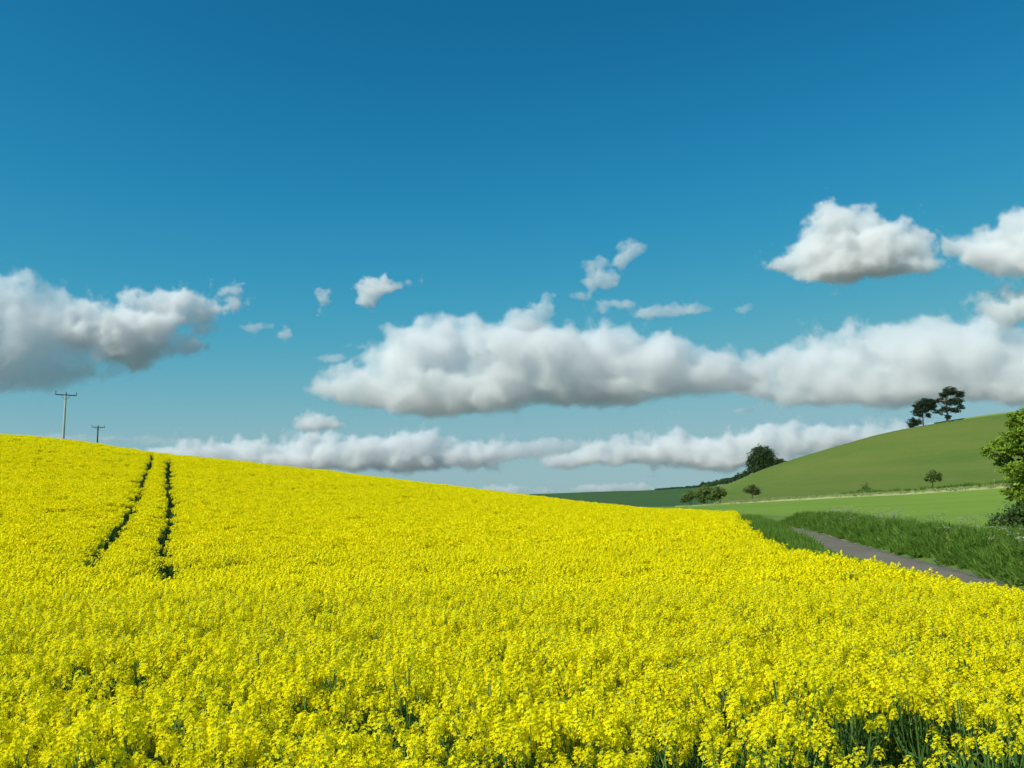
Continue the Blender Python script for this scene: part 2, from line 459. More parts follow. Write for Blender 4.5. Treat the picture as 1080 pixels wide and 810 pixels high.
def ground_mat(name, c1, c2, c3, s_big, s_small, bump=0.3, bscale=8.0, rough=0.95, vs=None):
    m, n, l = new_mat(name)
    out = n.new("ShaderNodeOutputMaterial"); p = n.new("ShaderNodeBsdfPrincipled")
    p.inputs["Roughness"].default_value = rough
    p.inputs["Specular IOR Level"].default_value = 0.1
    f1 = noise_fac(n, l, s_big, 3, 0.5, 0.35, 0.65, vscale=vs)
    f2 = noise_fac(n, l, s_small, 6, 0.7, 0.3, 0.7)
    c = mix_node(n, l, c1, c2, f1)
    half = n.new("ShaderNodeMath"); half.operation = 'MULTIPLY'; half.inputs[1].default_value = 0.55
    l.new(f2, half.inputs[0])
    c = mix_node(n, l, c, c3, half.outputs[0])
    l.new(c, p.inputs["Base Color"])
    b = n.new("ShaderNodeBump"); b.inputs["Strength"].default_value = bump; b.inputs["Distance"].default_value = 0.1
    f3 = noise_fac(n, l, bscale, 6, 0.7, 0.2, 0.8)
    l.new(f3, b.inputs["Height"]); l.new(b.outputs[0], p.inputs["Normal"])
    l.new(p.outputs[0], out.inputs[0])
    return m

def leaf_mat(name, col, var=0.25, trans=0.35, tint=None, rough=0.55, obj_random=True, spec=0.25, nscale=3.0):
    """foliage, petals, blades: diffuse with light passing through, colour drifting from leaf cluster to leaf cluster"""
    m, n, l = new_mat(name)
    out = n.new("ShaderNodeOutputMaterial"); p = n.new("ShaderNodeBsdfPrincipled")
    p.inputs["Roughness"].default_value = rough; p.inputs["Specular IOR Level"].default_value = spec
    t = n.new("ShaderNodeBsdfTranslucent"); mx = n.new("ShaderNodeMixShader"); mx.inputs[0].default_value = trans
    c2 = tint or tuple(min(1, v * (1 + var)) for v in col)
    f = noise_fac(n, l, nscale, 3, 0.6, 0.35, 0.65)
    c = mix_node(n, l, tuple(v * (1 - var) for v in col), c2, f)
    if obj_random:
        oi = n.new("ShaderNodeObjectInfo"); hs = n.new("ShaderNodeHueSaturation")
        mr = n.new("ShaderNodeMapRange"); mr.inputs[3].default_value = 1 - var * .6; mr.inputs[4].default_value = 1 + var * .4
        l.new(oi.outputs["Random"], mr.inputs[0]); l.new(mr.outputs[0], hs.inputs["Value"]); l.new(c, hs.inputs["Color"]); c = hs.outputs[0]
    l.new(c, p.inputs["Base Color"]); l.new(c, t.inputs["Color"])
    l.new(p.outputs[0], mx.inputs[1]); l.new(t.outputs[0], mx.inputs[2]); l.new(mx.outputs[0], out.inputs[0])
    return m

M_soil = ground_mat("soil", (.07, .055, .03), (.05, .06, .02), (.03, .05, .015), 0.4, 5, 0.6, 9)
M_turf = ground_mat("turf", (.12, .19, .04), (.10, .165, .035), (.15, .20, .05), 0.08, 1.2, 0.5, 5)
M_field = ground_mat("young_corn", (.18, .29, .036), (.125, .23, .03), (.21, .30, .05), 0.05, 0.5, 0.5, 3, vs=(.3, 1.6, 1))
M_hill = ground_mat("hill_corn", (.130, .178, .032), (.078, .152, .020), (.165, .185, .048), 0.028, 0.22, 0.6, 1.0, vs=(.35, .6, 5.0))
M_far = ground_mat("far_corn_cloud_shadow", (.045, .108, .034), (.062, .12, .034), (.04, .088, .032), 0.012, 0.1, 0.2, 0.5)  # crop green darkened to carry the cloud shadow over the far hill
M_plain = ground_mat("unseen_plain", (.10, .10, .07), (.08, .09, .05), (.12, .11, .09), 0.004, 0.02, 0.1, 0.1)  # outer ground out of view, greyed to keep green bounce off the clouds
M_asphalt = ground_mat("asphalt", (.185, .168, .125), (.125, .115, .09), (.24, .22, .17), 0.45, 5, 0.3, 60, rough=0.85)
M_gravel = ground_mat("gravel", (.30, .28, .24), (.22, .21, .18), (.40, .38, .34), 1.0, 12, 0.5, 30)
M_drygrass = ground_mat("dry_grass", (.30, .31, .14), (.24, .29, .11), (.38, .37, .20), 0.15, 1.2, 0.5, 4)

# ------------------------------------------------------------------ the ground sheets (all from the one lie of the land)
def build_ground():
    az = np.linspace(AZ_MIN, AZ_MAX, 501)
    fi = (az - AZ_MIN) / (AZ_MAX - AZ_MIN) * (NAZ - 1)
    cols = []
    K = len(RINGS)
    subs = [4, 8, 14, 12, 12, 14, 12, 16, 10, 8, 8]
    RDi = np.array([np.interp(az, AZS, RD[k]) for k in range(K)])
    Drows, ringrow = [], []
    for k in range(K - 1):
        ringrow.append(len(Drows))
        for s in range(subs[k]):
            t = s / subs[k]
            Drows.append(RDi[k] * (1 - t) + RDi[k + 1] * t)
    ringrow.append(len(Drows)); Drows.append(RDi[-1])
    D = np.array(Drows)                               # (rows, cols)
    X = np.sin(az)[None] * D; Y = np.cos(az)[None] * D
    Z = ground_z(X, Y)
    nr, nc = D.shape
    verts = np.stack([X, Y, Z], -1).reshape(-1, 3)
    r, c = np.meshgrid(np.arange(nr - 1), np.arange(nc - 1), indexing='ij')
    i0 = (r * nc + c)
    faces = np.stack([i0, i0 + 1, i0 + nc + 1, i0 + nc], -1)[..., ::-1]
    reg = np.zeros((nr - 1, nc - 1), int)             # 0 ground, 1 field, 2 hill, 3 far
    rr, cc = r, c
    azc = (az[:-1] + az[1:]) / 2
    a_field, _ = az_el(560, 530)
    a_hill, _ = az_el(757, 530)
    fieldmask = (rr >= ringrow[4]) & (rr < ringrow[6]) & (azc[cc] > a_field)
    reg[fieldmask] = 1
    a_r, _ = az_el(800, 540)
    reg[(rr >= ringrow[3]) & (rr < ringrow[4]) & (azc[cc] > a_r)] = 1
    hillmask = (rr >= ringrow[6]) & (rr < ringrow[10]) & (azc[cc] > a_hill)
    reg[hillmask] = 2
    farmask = (rr >= ringrow[6]) & (rr < ringrow[10]) & (azc[cc] <= a_hill)
    reg[farmask] = 3
    reg[rr >= ringrow[10]] = 4
    out = []
    for k, (nm, mt) in enumerate((("ground", M_turf), ("green_field", M_field), ("hill", M_hill), ("distant_hill", M_far), ("plain", M_plain))):
        fs = faces[reg == k]
        used, inv = np.unique(fs.ravel(), return_inverse=True)
        o = mesh_np(nm, verts[used], inv.reshape(-1, 4), mt, smooth=True)
        tag(o, kind="structure"); out.append(o)
    # a closing patch under and behind the viewer
    v = [(-40, -40, 0), (40, -40, 0), (40, .16, 0), (-40, .16, 0)]
    o = mesh_np("ground", np.array(v) + np.array([0, 0, -.012]), np.array([[0, 1, 2, 3]]), M_turf); tag(o, kind="structure")
    return az, RDi
G_AZ, G_RD = build_ground()

def ribbon(name, L, Rr, mat, lift, rows=6):
    """a strip of surface between two outlines, laid on the ground"""
    n = min(len(L), len(Rr)); V = []; F = []
    for i in range(n):
        for j in range(rows + 1):
            t = j / rows
            x, y = L[i] * (1 - t) + Rr[i] * t
            V.append((x, y, float(ground_z(x, y)) + lift))
    for i in range(n - 1):
        for j in range(rows):
            a = i * (rows + 1) + j
            F.append((a, a + 1, a + rows + 2, a + rows + 1))
    o = mesh_np(name, np.array(V), np.array(F), mat, smooth=True)
    return tag(o, kind="structure")

LANE_R = np.vstack([LANE_R, [(25.2, 92), (23.5, 100), (19, 108), (12, 115)]])
LR = resample(LANE_R, 1.0)
def offset(P, w):
    t = np.gradient(P, axis=0); t /= np.hypot(t[:, 0], t[:, 1])[:, None] + 1e-9
    return P + np.stack([-t[:, 1], t[:, 0]], 1) * w      # to the left of travel
LANE_W = 3.3
LL = offset(LR, LANE_W)
LC = offset(LR, LANE_W / 2)
ribbon("road", LL, LR, M_asphalt, 0.03)
# pale crumbling rims of the tarmac
M_rim = ground_mat("rim_grit", (.17, .165, .15), (.12, .12, .10), (.20, .19, .16), 1.0, 12, 0.5, 30)
jag = (np.sin(np.arange(len(LR)) * 1.3) * .05 + np.sin(np.arange(len(LR)) * .47) * .06)[:, None]
ribbon("road_edge", offset(LR, .12) + (offset(LR, 1) - LR) * jag, offset(LR, -0.3), M_rim, 0.036, 1)
ribbon("road_edge", offset(LR, LANE_W + .25), offset(LR, LANE_W - .12) + (offset(LR, 1) - LR) * jag, M_rim, 0.036, 1)
k0 = int(np.argmin(np.hypot(LR[:, 0] - hit(890, 570)[0], LR[:, 1] - hit(890, 570)[1])))
wbl = np.clip(np.sin(np.linspace(0, math.pi, 14)), 0, 1)[:, None]
ribbon("lay_by", LR[k0 - 6:k0 + 8], LR[k0 - 6:k0 + 8] + (offset(LR, -1.7) - LR)[k0 - 6:k0 + 8] * wbl, M_gravel, 0.042, 3)
# ------------------------------------------------------------------ scattering: one object whose points carry many small plants
def scatter(name, pts, variants, rot, scl, idx, label=None, cat=None, zscl=None):
    me = bpy.data.meshes.new(name)
    me.vertices.add(len(pts)); me.vertices.foreach_set("co", np.asarray(pts, np.float32).ravel())
    a = me.attributes.new("turn", 'FLOAT_VECTOR', 'POINT'); a.data.foreach_set("vector", np.asarray(rot, np.float32).ravel())
    s3 = np.stack([scl, scl, scl if zscl is None else zscl], 1)
    a = me.attributes.new("size", 'FLOAT_VECTOR', 'POINT'); a.data.foreach_set("vector", s3.astype(np.float32).ravel())
    a = me.attributes.new("pick", 'INT', 'POINT'); a.data.foreach_set("value", np.asarray(idx, np.int32))
    o = link(bpy.data.objects.new(name, me))
    g = bpy.data.node_groups.new(name, 'GeometryNodeTree')
    g.interface.new_socket("Geometry", in_out='INPUT', socket_type='NodeSocketGeometry')
    g.interface.new_socket("Geometry", in_out='OUTPUT', socket_type='NodeSocketGeometry')
    N, L = g.nodes, g.links
    gi = N.new("NodeGroupInput"); go = N.new("NodeGroupOutput")
    jn = N.new("GeometryNodeJoinGeometry")
    for v in variants:
        oi = N.new("GeometryNodeObjectInfo"); oi.inputs["Object"].default_value = v; oi.inputs["As Instance"].default_value = True
        L.new(oi.outputs["Geometry"], jn.inputs[0])
    ip = N.new("GeometryNodeInstanceOnPoints"); ip.inputs["Pick Instance"].default_value = True
    def attr(nm, ty, sock):
        q = N.new("GeometryNodeInputNamedAttribute"); q.data_type = ty; q.inputs["Name"].default_value = nm
        L.new(q.outputs["Attribute"], ip.inputs[sock])
    L.new(gi.outputs[0], ip.inputs["Points"]); L.new(jn.outputs[0], ip.inputs["Instance"])
    attr("pick", 'INT', "Instance Index"); attr("size", 'FLOAT_VECTOR', "Scale"); attr("turn", 'FLOAT_VECTOR', "Rotation")
    L.new(ip.outputs[0], go.inputs[0])
    o.modifiers.new("plants", 'NODES').node_group = g
    return tag(o, label, cat, kind="stuff")

class Soup:
    """quads with a material number each"""
    def __init__(s): s.v, s.f, s.m, s.n = [], [], [], 0
    def quad(s, a, b, c, d, m=0):
        s.v += [a, b, c, d]; s.f.append((s.n, s.n + 1, s.n + 2, s.n + 3)); s.m.append(m); s.n += 4
    def card(s, c, u, v, m=0):
        c = np.asarray(c); s.quad(c - u - v, c + u - v, c + u + v, c - u + v, m)
    def leaf(s, base, tip, w, m=0, up=None):
        base = np.asarray(base, float); tip = np.asarray(tip, float); d = tip - base
        side = np.cross(d, up if up is not None else (0, 0, 1.0)); k = np.linalg.norm(side)
        side = side / k * w if k > 1e-6 else np.array([w, 0, 0])
        mid = base + d * 0.45
        s.quad(base, mid + side, tip, mid - side, m)
    def tube(s, P, r0, r1, m=0, k=3):
        P = [np.asarray(p, float) for p in P]; rings = []
        for i, p in enumerate(P):
            d = P[min(i + 1, len(P) - 1)] - P[max(i - 1, 0)]; d /= np.linalg.norm(d) + 1e-9
            a = np.cross(d, (1, 0, 0) if abs(d[0]) < .9 else (0, 1, 0)); a /= np.linalg.norm(a); b = np.cross(d, a)
            r = r0 + (r1 - r0) * i / (len(P) - 1)
            rings.append([p + (a * math.cos(q) + b * math.sin(q)) * r for q in np.arange(k) * 2 * math.pi / k])
        for A, B in zip(rings[:-1], rings[1:]):
            for i in range(k):
                j = (i + 1) % k
                s.quad(A[i], A[j], B[j], B[i], m)
    def obj(s, name, mats, parent=None, linked=False):
        o = mesh_np(name, np.array(s.v), np.array(s.f), mats, parent, s.m)
        if not linked: scene.collection.objects.unlink(o)
        return o

M_petal = leaf_mat("petal", (.985, .865, .004), 0.04, 0.44, tint=(1.0, .925, .006), rough=.7, spec=.1, nscale=9)
M_bud = leaf_mat("bud", (.50, .55, .03), 0.2, 0.3)
M_stem = leaf_mat("stem", (.17, .31, .07), 0.3, 0.3)
M_rapeleaf = leaf_mat("rape_leaf", (.12, .26, .075), 0.3, 0.3)
CROP_M = [M_petal, M_bud, M_stem, M_rapeleaf]

def unit(rg):
    u = rg.normal(size=3); return u / np.linalg.norm(u)

def flower(S, c, nrm, r, rg):
    a = np.cross(nrm, unit(rg)); a /= np.linalg.norm(a); b = np.cross(nrm, a)
    for q in range(4):
        th = q * math.pi / 2 + rg.uniform(-.15, .15)
        d = a * math.cos(th) + b * math.sin(th); e = -a * math.sin(th) + b * math.cos(th)
        lift = nrm * r * rg.uniform(.05, .35)
        S.quad(c, c + d * r * .62 + e * r * .42 + lift * .5, c + d * r + lift, c + d * r * .62 - e * r * .42 + lift * .5, 0)

def head(S, c, rad, nf, fr, rg, detail=2):
    """a domed raceme: open flowers round the sides, buds on top"""
    for i in range(nf):
        th = i * 2.399 + rg.uniform(-.3, .3); t = (i + .5) / nf
        h = (t - .45) * rad * 1.7
        rr = rad * (1.0 - .55 * t ** 2) * rg.uniform(.75, 1.1)
        p = c + np.array([math.cos(th) * rr, math.sin(th) * rr, h])
        nrm = np.array([math.cos(th) * (1 - .5 * t), math.sin(th) * (1 - .5 * t), .35 + .9 * t]); nrm += rg.normal(size=3) * .25; nrm /= np.linalg.norm(nrm)
        if detail == 2:
            flower(S, p, nrm, fr, rg)
            if rg.random() < .4: S.leaf(c + np.array([0, 0, h - rad * .4]), p, .0015, 2)
        else:
            a = np.cross(nrm, unit(rg)); a /= np.linalg.norm(a); b = np.cross(nrm, a)
            S.card(p, a * fr * .75, b * fr * .75, 0)
    if detail == 2:
        for i in range(4):
            S.card(c + np.array([rg.normal() * rad * .15, rg.normal() * rad * .15, rad * 1.02]), np.array([.004, 0, .001]), np.array([0, .003, .003]), 1)

def rape_plant(seed, detail):
    rg = np.random.default_rng(seed); S = Soup()
    lean = rg.normal(size=2) * .05
    H = 1.0
    top = np.array([lean[0], lean[1], H * .93])
    S.tube([(0, 0, 0), (lean[0] * .4, lean[1] * .4, .45), top * np.array([1, 1, .99])], .007, .004, 2, 4 if detail == 2 else 3)
    nb = 8 if detail == 2 else 8
    heads = [top]
    for i in range(nb):
        th = i * 2.4 + rg.uniform(-.4, .4); r = rg.uniform(.05, .24); zz = rg.uniform(.84, .97)
        h = np.array([lean[0] + math.cos(th) * r, lean[1] + math.sin(th) * r, zz])
        st = np.array([lean[0] * .7, lean[1] * .7, rg.uniform(.42, .62)])
        mid = st * .45 + h * .55 + np.array([math.cos(th), math.sin(th), 0]) * .03
        S.tube([st, mid, h], .0035, .0022, 2, 3)
        heads.append(h)
        if detail == 2:
            for _ in range(3):       # young pods standing off below the flowers
                b = mid * rg.uniform(.2, .5) + h * .5; 
                b = mid + (h - mid) * rg.uniform(.2, .8)
                S.leaf(b, b + np.array([rg.normal() * .03, rg.normal() * .03, .035]), .0018, 2)
    for h in heads:
        rad = rg.uniform(.022, .038)
        if detail == 2: head(S, h, rad, int(rg.integers(15, 25)), .0112, rg, 2)
        else: head(S, h, rad * .95, 9, .016, rg, 1)
    nl = 9 if detail == 2 else 3
    for i in range(nl):
        z = rg.uniform(.15, .72); th = rg.uniform(0, 6.28); Ln = rg.uniform(.10, .22) * (1.2 - z)
        b = np.array([lean[0] * z, lean[1] * z, z]); t = b + np.array([math.cos(th), math.sin(th), rg.uniform(-.2, .5)]) * Ln
        S.leaf(b, t, Ln * .2, 3)
    return S.obj("rape_plant", CROP_M)

def rape_clump(seed, R0, n, q, fr):
    """distant stand of rape: many simple heads over a leafy base"""
    rg = np.random.default_rng(seed); S = Soup()
    for i in range(n):
        r = R0 * math.sqrt(rg.random()); th = rg.uniform(0, 6.28)
        c = np.array([math.cos(th) * r, math.sin(th) * r, rg.uniform(.89, 1.0)])
        for k in range(q):
            p = c + rg.normal(size=3) * np.array([.022, .022, .028])
            nrm = rg.normal(size=3) + np.array([0, 0, .8]); nrm /= np.linalg.norm(nrm)
            a = np.cross(nrm, unit(rg)); a /= np.linalg.norm(a); b = np.cross(nrm, a)
            S.card(p, a * fr, b * fr, 0)
        if i % 2 == 0: S.leaf(c * np.array([1, 1, .35]), c, .012, 2)
        if i % 5 == 0: S.leaf(c * np.array([1, 1, .2]), c * np.array([1.1, 1.1, .7]), .05, 3)
    return S.obj("rape_clump", CROP_M)

NEARV = [rape_plant(100 + i, 2) for i in range(9)]
MIDV = [rape_plant(200 + i, 1) for i in range(8)]
FARV = [rape_clump(300 + i, .25, 36, 4, .021) for i in range(8)]

# crop rows and gaps
TRACK = [resample(pathline(p, 1.15), .8) for p in (
    [(161, 480), (158, 492), (151, 507), (148, 522), (141, 538), (130, 553), (118, 568), (104, 583), (92, 597), (84, 606)],
    [(177.5, 485), (177.5, 500), (177.5, 515), (180, 530), (178.5, 545), (175, 560), (172, 578), (174, 594), (178, 608), (181, 618)],
)]
THIN = [resample(pathline(p, 1.2), .8) for p in (
    [(378, 507), (410, 514), (450, 523), (478, 530)],
    [(262, 536), (290, 537), (330, 541), (380, 546), (425, 552)],
    [(20, 499), (60, 503), (95, 506)],
    [(60, 555), (20, 550), (-40, 545)],
)]
for t in TRACK: print("track", t[0].round(1), t[len(t)//2].round(1), t[-1].round(1))
HEAD = resample(pathline([(-60, 610), (20, 607), (90, 612), (178, 618), (215, 612), (250, 604)], 1.0), .5)
FIELD_POLY = np.vstack([[(9.2, 2.0)], EDGE])

def field_points(dmin, dmax, per_m2, azlo, azhi, seed):
    rg = np.random.default_rng(seed)
    area = .5 * (azhi - azlo) * (dmax ** 2 - dmin ** 2); n = int(area * per_m2)
    d = np.sqrt(rg.uniform(dmin ** 2, dmax ** 2, n)); a = rg.uniform(azlo, azhi, n)
    x, y = np.sin(a) * d, np.cos(a) * d
    # right-hand limit: the edge curve continued
    ex = np.interp(y, EDGE[:, 1], EDGE[:, 0], left=9.2, right=1e9)
    ok = (x < ex - .1 + rg.normal(size=n) * .12)
    # far limit: crest ring on the left, the rounded corner on the right
    far = np.interp(a, AZS, RD[4]) + 9
    ok &= d < far
    yy = y > EDGE[-1, 1]
    ax = math.atan2(EDGE[-1, 0], EDGE[-1, 1])
    ok &= ~(yy & (a > ax + .0))
    for ti, t in enumerate(TRACK):
        dd = dist_to_line(x, y, t) - (.08 * np.clip((48 - d) / 12, 0, 1) if ti == 0 else .05)
        w = .24 + .03 * np.sin(y * .9) + .02 * np.sin(y * 2.3) + np.clip((d - 28) / 20, 0, 1) * .09 + np.clip((30 - d) / 9, 0, 1) * .07
        ok &= dd > w
    for t in THIN:
        dd = dist_to_line(x, y, t); ok &= (dd > .16) | (rg.random(n) < .25)
    return x[ok], y[ok], d[ok], a[ok]

def height_noise(x, y):
    return (np.sin(x * 1.9 + 1.3 * np.sin(y * 1.1)) * np.sin(y * 1.7 + .8 * np.sin(x * 1.3)) * .05
            + np.sin(x * .55 + y * .21) * np.sin(y * .47 - x * .13) * .05 + np.sin(x * 4.1 + y * 2.3) * np.sin(y * 3.7 - x * 1.9) * .03)

def front_limit(x):
    return 4.95 + .25 * np.sin(x * 1.7) + np.clip(x - .6, 0, 2.2) * 1.1 + .3 * np.sin(x * 3.1 + 1)

def plant_crop(name, dmin, dmax, per_m2, azlo, azhi, variants, seed, label, jitter=.09, front=False):
    x, y, d, a = field_points(dmin, dmax, per_m2, azlo, azhi, seed)
    rg = np.random.default_rng(seed + 50)
    n = len(x)
    if front:   # the ragged front of the crop, thinner towards the verge at the viewer's feet
        lim = front_limit(x)
        k = (d > lim) | (rg.random(n) < np.clip((d - lim + 1.4) / 1.4, 0.10, 1) ** 1.5 * .7)
        x, y, d, a = x[k], y[k], d[k], a[k]; n = len(x)
        hs = np.clip(1 - np.clip(lim[k] - d, 0, 3) * .16, .5, 1)
    else: hs = np.ones(n)
    hh = CROP_H * (1 + height_noise(x, y) + rg.normal(size=n) * jitter * .5) * hs
    hh += .04
    hd = dist_to_line(x, y, HEAD)
    hh *= 1 - .20 * np.exp(-(hd / .55) ** 2)
    # drooping edges to the gaps
    for t in TRACK:
        hh *= 1 - .14 * np.exp(-(dist_to_line(x, y, t) / .4) ** 2)
    exx = np.interp(y, EDGE[:, 1], EDGE[:, 0], left=9.2, right=1e9)
    hh *= 1 - .09 * np.exp(-((exx - x) / .8) ** 2) * (y > 12)
    hh *= 1 + .035 * np.sin(x * .31 + 1.7 * np.sin(y * .13)) * np.sin(y * .23 + .6 * np.sin(x * .2))
    z = ground_z(x, y)
    rot = np.stack([rg.normal(size=n) * .07, rg.normal(size=n) * .07, rg.uniform(0, 6.283, n)], 1)
    wid = rg.uniform(.9, 1.15, n) * (1.2 if variants is not FARV else 1.0)
    o = scatter(name, np.stack([x, y, z], 1), variants, rot, wid, rg.integers(0, len(variants), n), label, "crop", zscl=hh)
    print(name, n)
    return o

def green_plant(seed):
    """young leafy rape not yet in flower, with weeds of the field margin"""
    rg = np.random.default_rng(seed); S = Soup()
    for s_ in range(3):
        bx, by = rg.normal(size=2) * .07; lx, ly = rg.normal(size=2) * .09; H = rg.uniform(.6, 1.0)
        S.tube([(bx, by, 0), (bx + lx * .4, by + ly * .4, H * .5), (bx + lx, by + ly, H)], .0055, .002, 2, 3)
        for i in range(14):
            z = rg.uniform(.12, 1.0) * H; th = i * 2.4 + rg.uniform(-.5, .5); Ln = rg.uniform(.07, .17) * (1.25 - .75 * z / H)
            b = np.array([bx + lx * z / H, by + ly * z / H, z])
            t = b + np.array([math.cos(th), math.sin(th), rg.uniform(-.1, .9)]) * Ln
            S.leaf(b, t, Ln * rg.uniform(.12, .26), 3 if rg.random() < .7 else 2)
        if s_ == 0: head(S, np.array([bx + lx, by + ly, H]), .014, 5, .010, rg, 2)
    for i in range(16):     # blades
        th = rg.uniform(0, 6.28); r = rg.uniform(.02, .12); L = rg.uniform(.35, .8)
        b = np.array([math.cos(th) * r, math.sin(th) * r, 0]); t = b + np.array([rg.normal() * .12, rg.normal() * .12, L])
        S.leaf(b, t, .004, 2)
    return S.obj("green_plant", CROP_M)
GREENV = [green_plant(400 + i) for i in range(6)]
def plant_margin():
    rg = np.random.default_rng(77); n = 3200
    d = np.sqrt(rg.uniform(3.2 ** 2, 9.0 ** 2, n)); a = rg.uniform(-.85, .85, n); x, y = np.sin(a) * d, np.cos(a) * d
    k = d < front_limit(x) + .9; x, y, d = x[k], y[k], d[k]; n = len(x)
    rot = np.stack([rg.normal(size=n) * .1, rg.normal(size=n) * .1, rg.uniform(0, 6.283, n)], 1)
    scatter("field_margin_weeds", np.stack([x, y, ground_z(x, y)], 1), GREENV, rot, rg.uniform(.9, 1.4, n), rg.integers(0, 6, n),
            "green leafy stems and grass blades at the front edge of the field", "weeds", zscl=rg.uniform(.85, 1.2, n))
def track_regrowth():
    rg = np.random.default_rng(88); P = []
    for t in TRACK:
        n = int(len(t) * 4.5); k = rg.uniform(0, len(t) - 1, n)
        P.append(np.stack([np.interp(k, np.arange(len(t)), t[:, 0]), np.interp(k, np.arange(len(t)), t[:, 1])], 1) + rg.normal(size=(n, 2)) * .16)
    P = np.concatenate(P); n = len(P); rot = np.stack([rg.normal(size=n) * .2, rg.normal(size=n) * .2, rg.uniform(0, 6.283, n)], 1)
    scatter("field_margin_weeds", np.stack([P[:, 0], P[:, 1], ground_z(P[:, 0], P[:, 1])], 1), GREENV, rot, rg.uniform(.9, 1.3, n), rg.integers(0, 6, n),
            "short green regrowth down in the two tractor tracks", "weeds", zscl=rg.uniform(.45, .85, n))
plant_margin()
track_regrowth()
plant_crop("rapeseed_crop", 3.0, 15, 28, -.85, .85, NEARV, 1, "yellow flowering rapeseed plants with green stems showing, front of the field", front=True)
plant_crop("rapeseed_crop", 15, 31, 25, -.75, .75, MIDV, 2, "dense yellow rapeseed in flower across the middle of the field")
plant_crop("rapeseed_crop", 31, 135, 8.5, -.78, .33, FARV, 3, "smooth yellow rapeseed with tractor tracks running up to the crest", jitter=.04)
# bare earth under the crop
def soil_sheet():
    a = np.linspace(-.9, .9, 181); rows = np.r_[np.linspace(2.0, 60, 60), np.linspace(62, 112, 26)]
    V, F = [], []
    for d in rows:
        for q in a:
            x, y = math.sin(q) * d, math.cos(q) * d
            xe = np.interp(y, EDGE[:, 1], EDGE[:, 0], left=9.2)
            if y > EDGE[-1, 1]: xe = EDGE[-1, 0] / EDGE[-1, 1] * y
            x = min(x, xe)
            V.append((x, y, float(ground_z(x, y)) + .012))
    nc = len(a)
    for i in range(len(rows) - 1):
        for j in range(nc - 1):
            q = (i * nc + j, i * nc + j + 1, (i + 1) * nc + j + 1, (i + 1) * nc + j)
            if abs(V[q[0]][0] - V[q[1]][0]) > 1e-4 or abs(V[q[2]][0] - V[q[3]][0]) > 1e-4: F.append(q)
    tag(mesh_np("soil", np.array(V), np.array(F), M_soil, smooth=True), kind="structure")
soil_sheet()
# ------------------------------------------------------------------ verges of the lane
M_blade = leaf_mat("grass_blade", (.22, .37, .045), 0.35, 0.5, tint=(.34, .44, .08))
M_blade_dark = leaf_mat("nettle_leaf", (.17, .31, .04), 0.35, 0.45)
M_straw = leaf_mat("straw_blade", (.40, .42, .19), 0.25, 0.3)
M_umbel = leaf_mat("umbel", (.52, .52, .38), 0.1, 0.3)

def tussock(seed, mats, n=46, r=.22, h=.7, w=.012, leafy=.3):
    rg = np.random.default_rng(seed); S = Soup()
    for i in range(n):
        th = rg.uniform(0, 6.28); q = r * math.sqrt(rg.random()); L = h * rg.uniform(.55, 1.15)
        b = np.array([math.cos(th) * q, math.sin(th) * q, 0]); o = np.array([math.cos(th), math.sin(th), 0]) * rg.uniform(.0, .28) + rg.normal(size=3) * .06
        o[2] = L; m = b + o * .6; m[2] *= 1.12; t = b + o
        side = np.cross(o, unit(rg)); side /= np.linalg.norm(side) + 1e-6; side *= w * rg.uniform(.6, 1.3)
        k = 1 if rg.random() < leafy else 0
        S.quad(b - side, b + side, m + side * .8, m - side * .8, k); S.quad(m - side * .8, m + side * .8, t, t, k)
    if leafy > 0:
        for i in range(int(n * leafy)):
            c = np.array([rg.normal() * r * .5, rg.normal() * r * .5, rg.uniform(.1, .8) * h]); S.leaf(c, c + unit(rg) * np.array([.11, .11, .05]), .035, 1)
    return S.obj("tussock", mats)

def umbellifer(seed):
    rg = np.random.default_rng(seed); S = Soup()
    for s_ in range(3):
        t = np.array([rg.normal() * .15, rg.normal() * .15, rg.uniform(.8, 1.1)])
        S.leaf((0, 0, 0), t, .008, 0)
        for k in range(5):
            c = t + np.array([rg.normal() * .06, rg.normal() * .06, rg.normal() * .02])
            S.leaf(t - (0, 0, .08), c, .003, 0)
            for j in range(5):
                p = c + np.array([rg.normal() * .018, rg.normal() * .018, 0]); S.card(p, np.array([.010, 0, rg.normal() * .003]), np.array([0, .010, rg.normal() * .003]), 1)
        for k in range(6):
            b = t * rg.uniform(.2, .7); S.leaf(b, b + unit(rg) * .16, .04, 0)
    return S.obj("umbellifer", [M_blade, M_umbel])

def lumps(x, y): return .5 + .5 * np.sin(x * .9 + y * .55 + 1.1 * np.sin(y * .31)) * np.sin(y * .42 - x * .2)

def bank_profile(t):       # t metres to the right of the lane's rim
    return np.interp(t, [0, .3, 1.6, 2.8, 5.0, 6.0], [0, .02, .55, .62, .12, 0])

def bank():
    V, F = [], []; ts = np.linspace(.1, 6.0, 14)
    cols = [offset(LR, -t) for t in ts]; n = len(LR)
    for i in range(n):
        for j, t in enumerate(ts):
            x, y = cols[j][i]; V.append((x, y, float(ground_z(x, y)) + bank_profile(t) + .02))
    for i in range(n - 1):
        for j in range(len(ts) - 1):
            a = i * len(ts) + j; F.append((a + 1, a, a + len(ts), a + len(ts) + 1))
    tag(mesh_np("verge_bank", np.array(V), np.array(F), M_turf, smooth=True), kind="structure")
bank()

